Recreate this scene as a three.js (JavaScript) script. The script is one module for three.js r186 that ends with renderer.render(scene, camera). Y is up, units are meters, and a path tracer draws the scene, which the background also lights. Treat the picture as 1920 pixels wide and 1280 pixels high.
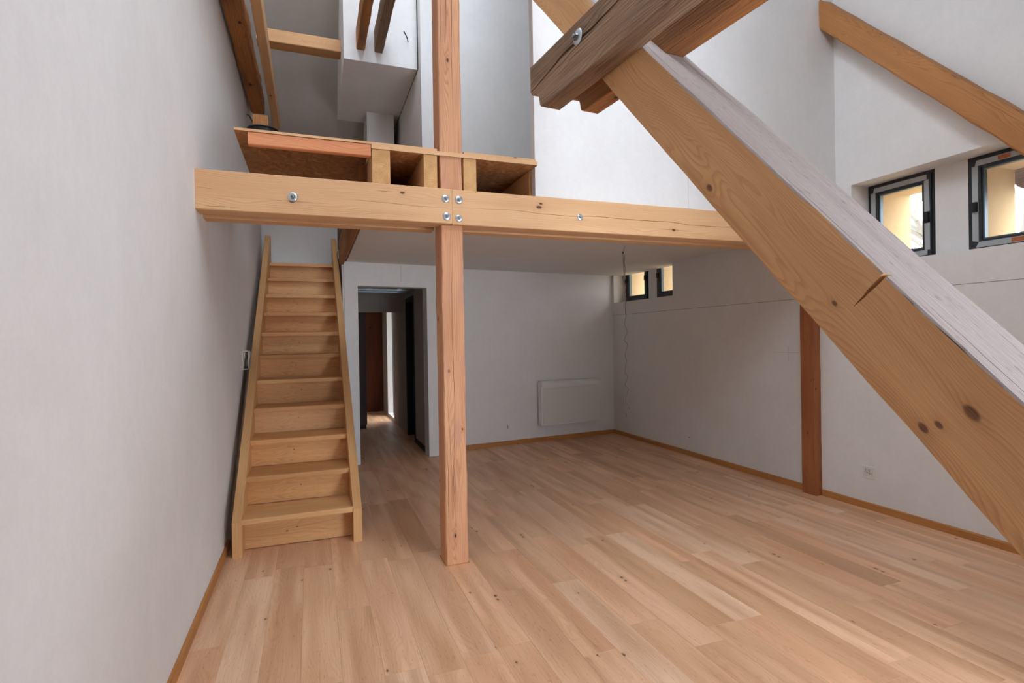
import * as THREE from 'three';
import { mergeGeometries, toCreasedNormals } from 'three/addons/utils/BufferGeometryUtils.js';
import { RectAreaLightUniformsLib } from 'three/addons/lights/RectAreaLightUniformsLib.js';
import { Brush, Evaluator, SUBTRACTION, INTERSECTION } from 'three-bvh-csg';

// ------------------------------------------------------------------ camera, sky, daylight, exposure
const scene = new THREE.Scene();
const R = (d) => (d * Math.PI) / 180;
const camera = new THREE.PerspectiveCamera(64.26, 1.5, 0.05, 200);
camera.rotation.order = 'YXZ';
camera.position.set(0, 1.42, 0);
camera.rotation.set(R(-0.258), R(-20.189), R(-0.939));

const renderer = new THREE.WebGLRenderer({ antialias: true });
renderer.toneMapping = THREE.LinearToneMapping;
renderer.toneMappingExposure = 0.83;
renderer.shadowMap.enabled = true;
renderer.shadowMap.type = THREE.PCFSoftShadowMap;

// bright overcast sky
scene.background = new THREE.Color().setRGB(0.88, 0.95, 1.04);
scene.backgroundIntensity = 9;

// roof: near slope y = NA - SL * z, far slope y = FA + SL * z, ridge between them
const SL = 1.08, NA = 3.6, FA = 11.153, RIDGE_Z = (NA - FA) / (2 * SL), RIDGE_Y = NA - SL * RIDGE_Z;
// roof windows in the near slope: centre x, centre z, width, length along the slope
const DAYLIGHT = [0.83, 0.95, 1.12];
const ROOF_WINDOWS = [[-0.05, -2.5, 0.94, 1.5], [1.0, -2.5, 0.94, 1.5], [1.25, -0.85, 1.14, 1.4]];
const DAY = [8, 6, 5];
// wide window in the front wall behind the camera, tall windows high in the side wall beside the camera
const REAR_Z = 1.2, REAR = { x0: 1.9, x1: 3.5, y0: 0.6, y1: 2.05 }, REAR_DAY = 19;
const SIDE = [], SIDE_DAY = 3, SIDE_X = 4.2;
RectAreaLightUniformsLib.init();
ROOF_WINDOWS.forEach(([x, z, w, l], i) => {
  const d = new THREE.RectAreaLight(new THREE.Color().setRGB(...DAYLIGHT), DAY[i], w - 0.1, l - 0.1);
  d.name = 'roof_window_daylight';
  const y = NA - SL * z, n = new THREE.Vector3(0, -1, -SL).normalize();
  d.position.set(x, y, z).addScaledVector(n, 0.01);
  d.lookAt(d.position.clone().add(n));
  scene.add(d);
});

{
  const d = new THREE.RectAreaLight(new THREE.Color().setRGB(...DAYLIGHT), REAR_DAY, REAR.x1 - REAR.x0 - 0.1, REAR.y1 - REAR.y0 - 0.1);
  d.name = 'front_window_daylight';
  d.position.set((REAR.x0 + REAR.x1) / 2, (REAR.y0 + REAR.y1) / 2, REAR_Z - 0.01);
  d.lookAt(d.position.clone().add(new THREE.Vector3(0, 0, -1)));
  scene.add(d);
}

for (const o of SIDE) {
  const d = new THREE.RectAreaLight(new THREE.Color().setRGB(...DAYLIGHT), SIDE_DAY, o.z1 - o.z0 - 0.1, o.y1 - o.y0 - 0.1);
  d.name = 'side_window_daylight';
  d.position.set(SIDE_X - 0.01, (o.y0 + o.y1) / 2, (o.z0 + o.z1) / 2);
  d.lookAt(d.position.clone().add(new THREE.Vector3(-1, 0, 0)));
  scene.add(d);
}

// ------------------------------------------------------------------ noise and textures
const PERM = new Uint8Array(512);
{ let s = 12345; const p = [...Array(256).keys()]; for (let i = 255; i > 0; i--) { s = (s * 1103515245 + 12345) & 0x7fffffff; const j = s % (i + 1); [p[i], p[j]] = [p[j], p[i]]; } for (let i = 0; i < 512; i++) PERM[i] = p[i & 255]; }
const rng = (seed) => { let s = seed >>> 0; return () => { s = (s + 0x6d2b79f5) | 0; let t = Math.imul(s ^ (s >>> 15), 1 | s); t = (t + Math.imul(t ^ (t >>> 7), 61 | t)) ^ t; return ((t ^ (t >>> 14)) >>> 0) / 4294967296; }; };
function vn(x, y, px, py, seed = 0) {           // periodic value noise, -1 .. 1
  const xi = Math.floor(x), yi = Math.floor(y), fx = x - xi, fy = y - yi;
  const x0 = ((xi % px) + px) % px, x1 = (x0 + 1) % px, y0 = ((yi % py) + py) % py, y1 = (y0 + 1) % py;
  const h = (a, b) => PERM[(PERM[(a + seed * 17) & 255] + b + (a >> 8) * 31 + (b >> 8) * 57) & 255];
  const u = fx * fx * (3 - 2 * fx), v = fy * fy * (3 - 2 * fy);
  const a = h(x0, y0), b = h(x1, y0), c = h(x0, y1), d = h(x1, y1);
  return (a + (b - a) * u + (c - a) * v + (a - b - c + d) * u * v) / 127.5 - 1;
}
const sst = (a, b, x) => { const t = Math.min(1, Math.max(0, (x - a) / (b - a))); return t * t * (3 - 2 * t); };
function tex(w, h, fn, color = true) {
  const data = new Uint8Array(w * h * 4), o = [0, 0, 0];
  for (let j = 0, k = 0; j < h; j++) for (let i = 0; i < w; i++, k += 4) {
    fn(i / w, j / h, o);
    data[k] = Math.min(255, Math.max(0, o[0])); data[k + 1] = Math.min(255, Math.max(0, o[1])); data[k + 2] = Math.min(255, Math.max(0, o[2])); data[k + 3] = 255;
  }
  const t = new THREE.DataTexture(data, w, h, THREE.RGBAFormat);
  t.wrapS = t.wrapT = THREE.RepeatWrapping; t.magFilter = THREE.LinearFilter; t.minFilter = THREE.LinearMipmapLinearFilter; t.generateMipmaps = true;
  if (color) t.colorSpace = THREE.SRGBColorSpace;
  t.needsUpdate = true;
  return t;
}
// wood: u across the grain (W metres), v along it (L metres)
function wood({ w, h, W, L, seed, light, dark, rings, warp, ringPower = 0.55, knots = 6, knotSize = 0.018, fibre = 0.06, patch = 0.1, pores = 0, cracks = 0, knotColor = [110, 66, 38], stain, knotsAt = [] }) {
  const r = rng(seed), ks = [];
  for (let i = 0; i < knots; i++) ks.push([r() * W, r() * L, knotSize * (0.5 + r() * 0.9), r()]);
  ks.push(...knotsAt);
  const cr = [];
  for (let i = 0; i < cracks; i++) cr.push([r() * W, r() * L, 0.1 + r() * 0.5, 0.0007 + r() * 0.0012]);
  const nW = Math.max(2, Math.round(W * 9)), nL = Math.max(2, Math.round(L * 1.4)), fW = Math.round(W * 700), fL = Math.max(2, Math.round(L * 7));
  const pW = Math.round(W * 320), pL = Math.max(3, Math.round(L * 34)), bW = Math.max(2, Math.round(W * 22)), bL = Math.max(2, Math.round(L * 2.4));
  const nr = Math.round(rings * W);
  return tex(w, h, (u, v, o) => {
    const x = u * W, y = v * L;
    let k = warp * vn(u * nW, v * nL, nW, nL, seed) + warp * 0.35 * vn(u * nW * 3, v * nL * 3, nW * 3, nL * 3, seed + 1), kn = 0, halo = 0;
    for (const [kx, ky, kr] of ks) {
      let dx = Math.abs(x - kx); if (dx > W / 2) dx = W - dx;
      let dy = Math.abs(y - ky); if (dy > L / 2) dy = L - dy;
      if (dy > 0.3 || dx > 0.12) continue;
      const q = (dx * dx + (dy * dy) / 3) / (kr * kr), e = Math.exp(-q / 5);
      k += 1.6 * e; halo = Math.max(halo, e); kn = Math.max(kn, 1 - sst(0.6, 1.15, Math.sqrt(q) + 0.2 * vn(u * nW * 8, v * nL * 8, nW * 8, nL * 8, 5)));
    }
    const s = u * nr + k, f = s - Math.floor(s), line = sst(0.35, 0.92, f) * (1 - sst(0.92, 1, f));
    const mod = 0.62 + 0.38 * vn(u * nW * 5, v * nL * 1, nW * 5, nL, seed + 13);
    const fib = vn(u * fW, v * fL, fW, fL, seed + 2), big = vn(u * bW, v * bL, bW, bL, seed + 3);
    let t = ringPower * line * mod + fibre * fib + patch * big + 0.22 * halo;
    if (pores) { const p = vn(u * pW, v * pL, pW, pL, seed + 7); t += pores * sst(0.55, 0.9, p); }
    for (let c = 0; c < 3; c++) {
      let col = light[c] + (dark[c] - light[c]) * Math.min(1.15, Math.max(-0.25, t));
      col += (knotColor[c] * (0.8 + 0.25 * fib) - col) * kn * 0.85;
      o[c] = col;
    }
    if (stain) { const q = sst(0.15, 0.75, vn(u * bW * 2, v * bL * 2, bW * 2, bL * 2, seed + 11)); for (let c = 0; c < 3; c++) o[c] += (stain[c] - o[c]) * q * 0.55; }
    for (const [cx, cy, cl, cw] of cr) {
      let dy = Math.abs(y - cy); if (dy > L / 2) dy = L - dy;
      if (dy > cl / 2) continue;
      let dx = Math.abs(x - cx + 0.004 * vn(v * nL * 12, 0.5, nL * 12, 3, seed)); if (dx > W / 2) dx = W - dx;
      const q = 1 - sst(0.5, 1, dx / (cw * (1 - (2 * dy) / cl) + 0.0003));
      for (let c = 0; c < 3; c++) o[c] *= 1 - 0.6 * q;
    }
  });
}
const KNOTS = [[0.021, 2.99, 0.009], [0.051, 2.977, 0.007], [0.116, 2.96, 0.012], [0.026, 0.902, 0.01], [0.066, 0.328, 0.005]];
const T = {};
T.spruce = wood({ w: 1024, h: 2048, W: 0.5, L: 3, seed: 3, light: [226, 180, 132], dark: [178, 120, 74], rings: 110, warp: 3.5, ringPower: 0.36, knots: 6, knotSize: 0.009, fibre: 0.07, patch: 0.12, cracks: 6, knotColor: [104, 58, 34] });
T.larch = wood({ w: 1024, h: 2048, W: 0.5, L: 3, seed: 8, light: [212, 162, 110], dark: [150, 98, 56], rings: 120, warp: 9, ringPower: 0.34, knots: 2, knotSize: 0.006, knotsAt: KNOTS, fibre: 0.09, patch: 0.1, cracks: 3, knotColor: [122, 78, 50] });
T.red = wood({ w: 512, h: 2048, W: 0.4, L: 3, seed: 14, light: [214, 158, 116], dark: [156, 98, 62], rings: 80, warp: 4, ringPower: 0.42, knots: 10, knotSize: 0.008, fibre: 0.1, patch: 0.16, cracks: 14, knotColor: [88, 44, 28], stain: [196, 142, 118] });
T.old = wood({ w: 512, h: 2048, W: 0.4, L: 3, seed: 21, light: [150, 120, 94], dark: [74, 50, 34], rings: 60, warp: 3, ringPower: 0.4, knots: 6, knotSize: 0.012, fibre: 0.3, patch: 0.3, cracks: 16, knotColor: [46, 28, 18], stain: [134, 112, 94] });
T.brown = wood({ w: 512, h: 2048, W: 0.4, L: 3, seed: 25, light: [168, 112, 62], dark: [92, 54, 28], rings: 60, warp: 3, ringPower: 0.4, knots: 5, knotSize: 0.012, fibre: 0.2, patch: 0.25, cracks: 10, knotColor: [56, 30, 16] });
T.grey = wood({ w: 512, h: 1024, W: 0.4, L: 1.5, seed: 33, light: [164, 150, 144], dark: [104, 90, 84], rings: 40, warp: 4, ringPower: 0.08, knots: 0, fibre: 0.1, patch: 0.1, pores: 0.34, cracks: 12 });
T.floor = wood({ w: 1024, h: 2048, W: 0.9, L: 2.6, seed: 41, light: [234, 192, 156], dark: [182, 130, 92], rings: 70, warp: 4, ringPower: 0.17, knots: 10, knotSize: 0.006, fibre: 0.12, patch: 0.3, pores: 0.3, cracks: 0, knotColor: [142, 96, 64] });
T.stair = wood({ w: 512, h: 1024, W: 0.5, L: 1.5, seed: 52, light: [222, 172, 116], dark: [176, 120, 70], rings: 60, warp: 3, ringPower: 0.32, knots: 0, fibre: 0.16, patch: 0.14, pores: 0.2 });
T.riser = wood({ w: 512, h: 1024, W: 0.5, L: 1.5, seed: 57, light: [222, 172, 116], dark: [176, 120, 70], rings: 40, warp: 5, ringPower: 0.35, knots: 2, knotSize: 0.005, fibre: 0.14, patch: 0.2, pores: 0.2, knotColor: [70, 40, 24] });
T.end = tex(512, 512, (u, v, o) => {                                  // end grain: arcs of growth rings, 0.25 m
  const x = u - 0.2, y = v + 0.5, d = Math.hypot(x, y) * 34 + 1.2 * vn(u * 6, v * 6, 6, 6, 4), f = d - Math.floor(d), l = sst(0.5, 0.95, f) * (1 - sst(0.95, 1, f)), n = vn(u * 90, v * 90, 90, 90, 6);
  const t = 0.4 * l + 0.14 * n + 0.16 * vn(u * 7, v * 7, 7, 7, 9);
  o[0] = 214 - 60 * t; o[1] = 168 - 66 * t; o[2] = 112 - 60 * t;
});
{
  const r = rng(77), fl = [];
  for (let i = 0; i < 420; i++) fl.push([r(), r(), r() * Math.PI, 0.03 + r() * 0.06, 0.006 + r() * 0.014, r()]);
  const S = 512, cells = [...Array(64)].map(() => []);
  fl.forEach((f, i) => { for (let a = -1; a <= 1; a++) for (let b = -1; b <= 1; b++) { const cx = Math.floor(f[0] * 8) + a, cy = Math.floor(f[1] * 8) + b; cells[((cx + 8) % 8) * 8 + ((cy + 8) % 8)].push(i); } });
  T.osb = tex(S, S, (u, v, o) => {
    let q = 0.5, e = 0;
    for (const i of cells[Math.floor(u * 8) * 8 + Math.floor(v * 8)]) {
      const f = fl[i]; let dx = u - f[0], dy = v - f[1]; dx -= Math.round(dx); dy -= Math.round(dy);
      const a = dx * Math.cos(f[2]) + dy * Math.sin(f[2]), b = -dx * Math.sin(f[2]) + dy * Math.cos(f[2]);
      if (Math.abs(a) < f[3] && Math.abs(b) < f[4]) { q = f[5]; e = Math.max(Math.abs(a) / f[3], Math.abs(b) / f[4]); }
    }
    const n = vn(u * 120, v * 120, 120, 120, 2);
    const t = q * 0.7 + 0.12 * n + 0.25 * sst(0.85, 1, e);
    o[0] = 190 - 62 * t; o[1] = 138 - 60 * t; o[2] = 88 - 50 * t;
  });
}
T.plaster = tex(1024, 1024, (u, v, o) => {
  const a = vn(u * 5, v * 5, 5, 5, 1), b = vn(u * 17, v * 13, 17, 13, 2), c = vn(u * 70, v * 48, 70, 48, 3), d = vn(u * 240, v * 240, 240, 240, 4);
  const t = 231 + 2.2 * a + 1.8 * b + 1.4 * c + 1.6 * d;
  o[0] = t; o[1] = t - 1.2; o[2] = t - 3 + 0.8 * a;
});
T.plasterBump = tex(512, 512, (u, v, o) => {
  const t = 128 + 46 * vn(u * 9, v * 7, 9, 7, 5) + 26 * vn(u * 34, v * 26, 34, 26, 6) + 22 * vn(u * 150, v * 150, 150, 150, 7);
  o[0] = o[1] = o[2] = t;
}, false);
T.fine = tex(512, 512, (u, v, o) => {                                  // fine relief along v
  o[0] = o[1] = o[2] = 128 + 60 * vn(u * 200, v * 12, 200, 12, 8) + 50 * vn(u * 60, v * 6, 60, 6, 9);
}, false);

const clone = (t, su, sv) => { const c = t.clone(); c.repeat.set(su, sv); c.needsUpdate = true; return c; };
const WOODSIZE = { spruce: [0.5, 3], larch: [0.5, 3], red: [0.4, 3], old: [0.4, 3], brown: [0.4, 3], grey: [0.4, 1.5], floor: [0.9, 2.6], stair: [0.5, 1.5], riser: [0.5, 1.5], end: [0.25, 0.25], osb: [0.7, 0.7], plaster: [2.2, 2.2] };
for (const k in WOODSIZE) T[k].repeat.set(1 / WOODSIZE[k][0], 1 / WOODSIZE[k][1]);
T.plasterBump.repeat.set(1 / 1.3, 1 / 1.3);
const woodBump = clone(T.fine, 1 / 0.25, 1 / 0.25);
const M = {};
const std = (o) => new THREE.MeshStandardMaterial(o);
M.spruce = std({ map: T.spruce, roughness: 0.62, bumpMap: woodBump, bumpScale: 0.0006 });
M.larch = std({ map: T.larch, roughness: 0.6, bumpMap: woodBump, bumpScale: 0.0008 });
M.red = std({ map: T.red, roughness: 0.68, bumpMap: woodBump, bumpScale: 0.001 });
M.redder = std({ map: T.red, color: '#c9a98c', roughness: 0.66, bumpMap: woodBump, bumpScale: 0.001 });
M.salmon = std({ map: T.spruce, color: '#ffd6ca', roughness: 0.7, bumpMap: woodBump, bumpScale: 0.0006 });
M.old = std({ map: T.old, roughness: 0.85, bumpMap: woodBump, bumpScale: 0.003 });
M.brown = std({ map: T.brown, roughness: 0.75, bumpMap: woodBump, bumpScale: 0.002 });
M.grey = std({ map: T.grey, roughness: 0.8, bumpMap: woodBump, bumpScale: 0.0015 });
M.end = std({ map: T.end, roughness: 0.8 });
M.osb = std({ map: T.osb, roughness: 0.8 });
M.stair = std({ map: T.stair, roughness: 0.5 });
M.riser = std({ map: T.riser, roughness: 0.5 });
M.base = std({ map: T.stair, color: '#d8bfa0', roughness: 0.5 });
M.plaster = std({ map: T.plaster, bumpMap: T.plasterBump, bumpScale: 0.0012, roughness: 0.93 });
M.board = std({ map: T.plaster, bumpMap: T.plasterBump, bumpScale: 0.0008, roughness: 0.9 });
M.rawPlaster = std({ map: T.plaster, color: '#b9b0a8', bumpMap: T.plasterBump, bumpScale: 0.004, roughness: 0.95 });
M.roofBoard = std({ map: T.plaster, color: '#b4aca4', bumpMap: T.plasterBump, bumpScale: 0.0015, roughness: 0.93 });
M.cream = std({ map: T.plaster, color: '#ecd0a2', bumpMap: T.plasterBump, bumpScale: 0.003, roughness: 0.95 });
M.anthracite = std({ color: '#23282b', roughness: 0.45 });
M.black = std({ color: '#101112', roughness: 0.55 });
M.film = std({ color: '#aab0b2', roughness: 0.35 });
M.gasket = std({ color: '#5f7078', roughness: 0.4, metalness: 0.5 });
M.glass = new THREE.MeshPhysicalMaterial({ color: '#ffffff', transmission: 1, thickness: 0, roughness: 0, ior: 1.45 });
M.zinc = std({ color: '#c9cfd2', roughness: 0.32, metalness: 0.85 });
M.zincDark = std({ color: '#8d9599', roughness: 0.4, metalness: 0.9 });
M.white = std({ color: '#e6e5e2', roughness: 0.45 });
M.enamel = std({ color: '#dedcd8', roughness: 0.4 });
M.pencil = std({ color: '#7c7670', roughness: 0.9 });
M.mark = std({ color: '#a8776a', roughness: 0.9 });
M.wire = std({ color: '#8a6a58', roughness: 0.6 });
M.dark = std({ color: '#2a2320', roughness: 0.8 });
M.hallDoor = std({ map: T.brown, color: '#5a4030', roughness: 0.6 });
M.hallWood = std({ map: T.brown, color: '#9a7450', roughness: 0.6 });
M.tile = std({ color: '#b5603c', roughness: 0.85 });
M.bark = std({ color: '#7d7a70', roughness: 0.95 });
const FLOORS = ['#ffffff', '#f8f3ee', '#fff8f2', '#f3ebe2', '#fdf2e9', '#f6eee4', '#ebe0d4'].map((c) => std({ map: T.floor, color: c, roughness: 0.4 }));

// ------------------------------------------------------------------ builders
const taken = {};
function numbered(name) { const n = (taken[name] = (taken[name] ?? -1) + 1); return n ? name + '_' + String(n).padStart(3, '0') : name; }
function shade(o) { o.traverse((m) => { if (m.isMesh) { m.castShadow = true; m.receiveShadow = true; } }); return o; }
function tag(o, label, category, group) { o.userData.label = label; o.userData.category = category; if (group) o.userData.group = group; return o; }
function top(o, name) { o.name = numbered(name); scene.add(o); return o; }
function struct(o, name, label) { o.name = name; o.userData.kind = 'structure'; if (label) o.userData.label = label; scene.add(o); return o; }
function part(parent, name, geo, mat, label) { const m = new THREE.Mesh(geo, mat); m.name = name; if (label) m.userData.label = label; parent.add(m); return m; }

// uv in metres by the way each triangle faces; the grain (v) runs along the given axis
function metreUV(g, grain = 0, ou = 0, ov = 0) {
  if (g.index) g = g.toNonIndexed();
  const p = g.attributes.position, uv = new Float32Array(p.count * 2), a = new THREE.Vector3(), b = new THREE.Vector3(), c = new THREE.Vector3();
  for (let i = 0; i < p.count; i += 3) {
    a.fromBufferAttribute(p, i); b.fromBufferAttribute(p, i + 1); c.fromBufferAttribute(p, i + 2);
    const n = b.clone().sub(a).cross(c.clone().sub(a)), m = [Math.abs(n.x), Math.abs(n.y), Math.abs(n.z)];
    const d = m[0] >= m[1] && m[0] >= m[2] ? 0 : m[1] >= m[2] ? 1 : 2, side = d * 0.137 + (n.getComponent(d) > 0 ? 0.071 : 0);
    let vAx = grain === d ? (d + 1) % 3 : grain, uAx = 3 - d - vAx;
    [a, b, c].forEach((q, k) => { uv[(i + k) * 2] = q.getComponent(uAx) + ou + side; uv[(i + k) * 2 + 1] = q.getComponent(vAx) + ov + side * 2.3; });
  }
  g.setAttribute('uv', new THREE.BufferAttribute(uv, 2));
  return g;
}
// group triangles by the way they face: rule(normal) -> material number
function regroup(g, rule) {
  const p = g.attributes.position, uv = g.attributes.uv, nn = g.attributes.normal, lists = [];
  const a = new THREE.Vector3(), b = new THREE.Vector3(), c = new THREE.Vector3();
  for (let i = 0; i < p.count; i += 3) {
    a.fromBufferAttribute(p, i); b.fromBufferAttribute(p, i + 1); c.fromBufferAttribute(p, i + 2);
    const mid = a.clone().add(b).add(c).multiplyScalar(1 / 3), n = b.clone().sub(a).cross(c.clone().sub(a)).normalize();
    const k = rule(n, mid); (lists[k] ??= []).push(i);
  }
  const out = new THREE.BufferGeometry(), P = [], N = [], U = [];
  let start = 0;
  lists.forEach((l, k) => {
    for (const i of l) for (let j = i; j < i + 3; j++) { P.push(p.getX(j), p.getY(j), p.getZ(j)); N.push(nn.getX(j), nn.getY(j), nn.getZ(j)); U.push(uv.getX(j), uv.getY(j)); }
    out.addGroup(start, l.length * 3, k); start += l.length * 3;
  });
  out.setAttribute('position', new THREE.Float32BufferAttribute(P, 3)); out.setAttribute('normal', new THREE.Float32BufferAttribute(N, 3)); out.setAttribute('uv', new THREE.Float32BufferAttribute(U, 2));
  return out;
}
// a timber along local X from 0 to L, width W in z (centred), height H in y from 0; edges chamfered, rough gives an uneven surface
function timberRaw(L, H, W, { ch = 0.004, rough = 0, seed = 1, seg = 1 } = {}) {
  const n = rough ? Math.max(8, Math.round(L / 0.05)) : seg, k = rough ? 5 : 1, prof = [], hw = W / 2;
  const edge = (x0, y0, x1, y1) => { for (let i = 0; i < k; i++) prof.push([x0 + ((x1 - x0) * i) / k, y0 + ((y1 - y0) * i) / k]); prof.push([x1, y1]); };
  edge(-hw + ch, 0, hw - ch, 0); edge(hw, ch, hw, H - ch); edge(hw - ch, H, -hw + ch, H); edge(-hw, H - ch, -hw, ch);
  const m = prof.length, P = [], I = [];
  for (let i = 0; i <= n; i++) {
    const x = (L * i) / n;
    prof.forEach(([z, y], j) => {
      let dz = 0, dy = 0;
      if (rough) { const corner = Math.min(Math.hypot(Math.abs(z) - hw, Math.min(y, H - y))), e = Math.exp(-corner / 0.02); dz = rough * (0.5 + e) * vn(x * 7 + seed * 3.1, j * 0.55, 997, 97, seed) + rough * 0.6 * vn(x * 26, j * 1.3, 997, 97, seed + 1); dy = rough * (0.5 + e) * vn(x * 6 + seed * 5.7, j * 0.55 + 30, 997, 97, seed + 2); }
      P.push(x, y + dy, z + dz);
    });
  }
  for (let i = 0; i < n; i++) for (let j = 0; j < m; j++) { const a = i * m + j, b = i * m + ((j + 1) % m), c = a + m, d = b + m; I.push(a, b, d, a, d, c); }
  const c0 = P.length / 3; P.push(0, H / 2, 0); const c1 = c0 + 1; P.push(L, H / 2, 0);
  for (let j = 0; j < m; j++) { I.push(c0, (j + 1) % m, j); I.push(c1, n * m + j, n * m + ((j + 1) % m)); }
  const g = new THREE.BufferGeometry();
  g.setAttribute('position', new THREE.Float32BufferAttribute(P, 3)); g.setIndex(I);
  // orientation: make faces point outward
  g.computeVertexNormals();
  const t = new THREE.Vector3(), q = new THREE.Vector3();
  q.fromBufferAttribute(g.attributes.normal, 1); t.fromBufferAttribute(g.attributes.position, 1);
  if (q.y > 0) { const idx = g.index.array; for (let i = 0; i < idx.length; i += 3) { const s = idx[i]; idx[i] = idx[i + 2]; idx[i + 2] = s; } g.computeVertexNormals(); }
  g.setAttribute('uv', new THREE.BufferAttribute(new Float32Array((P.length / 3) * 2), 2));
  return g;
}
const csg = new Evaluator(); csg.useGroups = false; csg.attributes = ['position', 'normal', 'uv'];
function cut(g, tools, op = SUBTRACTION) {
  let a = new Brush(g); a.updateMatrixWorld();
  for (const t of tools) { if (!t.attributes.uv) t.setAttribute('uv', new THREE.BufferAttribute(new Float32Array(t.attributes.position.count * 2), 2)); if (!t.attributes.normal) t.computeVertexNormals(); const b = new Brush(t); b.updateMatrixWorld(); a = csg.evaluate(a, b, op); a.updateMatrixWorld(); }
  const out = a.geometry; out.clearGroups();
  return out.index ? out.toNonIndexed() : out;
}
const box = (x0, x1, y0, y1, z0, z1) => { const g = new THREE.BoxGeometry(Math.abs(x1 - x0), Math.abs(y1 - y0), Math.abs(z1 - z0)); g.translate((x0 + x1) / 2, (y0 + y1) / 2, (z0 + z1) / 2); return g; };
// a drying crack: a lens-shaped wedge cut into a face. path: points along the crack in (along, across); plane maps them to the face
function wedge(path, wide, depth, plane) {
  const n = path.length, P = [], I = [];
  path.forEach(([a, b], i) => { const w = wide * Math.sin((Math.PI * (i + 0.15)) / (n - 0.7)) * 0.5 + 0.0002; P.push(...plane(a, b - w, -0.006), ...plane(a, b + w, -0.006), ...plane(a, b, depth)); });
  for (let i = 0; i < n - 1; i++) { const s = i * 3, e = s + 3; for (const [p, q] of [[0, 1], [1, 2], [2, 0]]) I.push(s + p, s + q, e + q, s + p, e + q, e + p); }
  const l = (n - 1) * 3; I.push(0, 2, 1, l, l + 1, l + 2);
  let g = new THREE.BufferGeometry(); g.setAttribute('position', new THREE.Float32BufferAttribute(P, 3)); g.setIndex(I);
  let vol = 0; const v = (i) => new THREE.Vector3(P[i * 3], P[i * 3 + 1], P[i * 3 + 2]);
  for (let i = 0; i < I.length; i += 3) vol += v(I[i]).dot(v(I[i + 1]).cross(v(I[i + 2])));
  if (vol < 0) { for (let i = 0; i < I.length; i += 3) { const s = I[i]; I[i] = I[i + 2]; I[i + 2] = s; } g.setIndex(I); }
  g = g.toNonIndexed(); g.computeVertexNormals();
  g.setAttribute('uv', new THREE.BufferAttribute(new Float32Array(g.attributes.position.count * 2), 2));
  return g;
}
function finish(g, { grain = 0, ou = 0, ov = 0, rule, crease = 0.5 } = {}) {
  if (g.index) g = g.toNonIndexed();
  g = toCreasedNormals(g, crease);
  g = metreUV(g, grain, ou, ov);
  return rule ? regroup(g, rule) : g;
}
const ENDS = (n) => (Math.abs(n.x) > 0.8 ? 1 : 0);
// turn a timber made along +X so that it runs along another axis, its base centre at the origin
function timber({ at, len, h, w, axis = 'x', mat, endMat, name, label, category = 'beam', group, tools, opts = {}, seed = 1, rule, asGroup }) {
  let g = timberRaw(len, h, w, { seed, ...opts });
  if (tools) g = cut(g, tools);
  g = finish(g, { ou: seed * 0.173, ov: seed * 0.61, rule: rule ?? (endMat ? ENDS : undefined) });
  if (axis === 'y') { g.translate(0, -h / 2, 0); g.rotateZ(Math.PI / 2); } else { g.translate(-len / 2, 0, 0); if (axis === 'z') g.rotateY(Math.PI / 2); }
  const mesh = new THREE.Mesh(g, endMat || Array.isArray(mat) ? (Array.isArray(mat) ? mat : [mat, endMat]) : mat);
  let o = mesh;
  if (asGroup) { o = new THREE.Group(); mesh.name = asGroup; o.add(mesh); }
  o.position.set(...at);
  if (name) { top(o, name); tag(o, label, category, group); }
  return o;
}
// axis-aligned slab of plaster or board
function slab(x0, x1, y0, y1, z0, z1, mat, { grain = 1 } = {}) {
  const g = metreUV(box(x0, x1, y0, y1, z0, z1), grain);
  return new THREE.Mesh(g, mat);
}
const boltNut = (() => { const g = new THREE.CylinderGeometry(0.0115, 0.013, 0.009, 6); g.rotateX(Math.PI / 2); g.translate(0, 0, 0.0105); const s = new THREE.CylinderGeometry(0.0062, 0.0062, 0.006, 12); s.rotateX(Math.PI / 2); s.translate(0, 0, 0.016); const d = new THREE.SphereGeometry(0.0062, 10, 5, 0, Math.PI * 2, 0, Math.PI / 2); d.rotateX(Math.PI / 2); d.scale(1, 1, 0.6); d.translate(0, 0, 0.019); return mergeGeometries([g, s, d]); })();
const boltWasher = (() => { const g = new THREE.LatheGeometry([[0.0001, 0.007], [0.014, 0.007], [0.0215, 0.0052], [0.0245, 0.003], [0.0255, 0], [0.0001, 0]].map(([a, b]) => new THREE.Vector2(a, b)), 28); g.rotateX(Math.PI / 2); return g; })();
function bolt(parent, x, y, z, s = 1, turn = 0, rotY = 0) {
  const b = part(parent, 'bolt', boltNut, M.zincDark); b.position.set(x, y, z); b.scale.setScalar(s); b.rotation.set(0, rotY, 0); b.rotateZ(turn);
  part(b, 'washer', boltWasher, M.zinc);
  return b;
}

console.log('textures done');
// ------------------------------------------------------------------ the setting
const XL = -0.575, XR = 4.2, CEIL = 2.335, LOFT = 2.62, ZB = -3.31;
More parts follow.
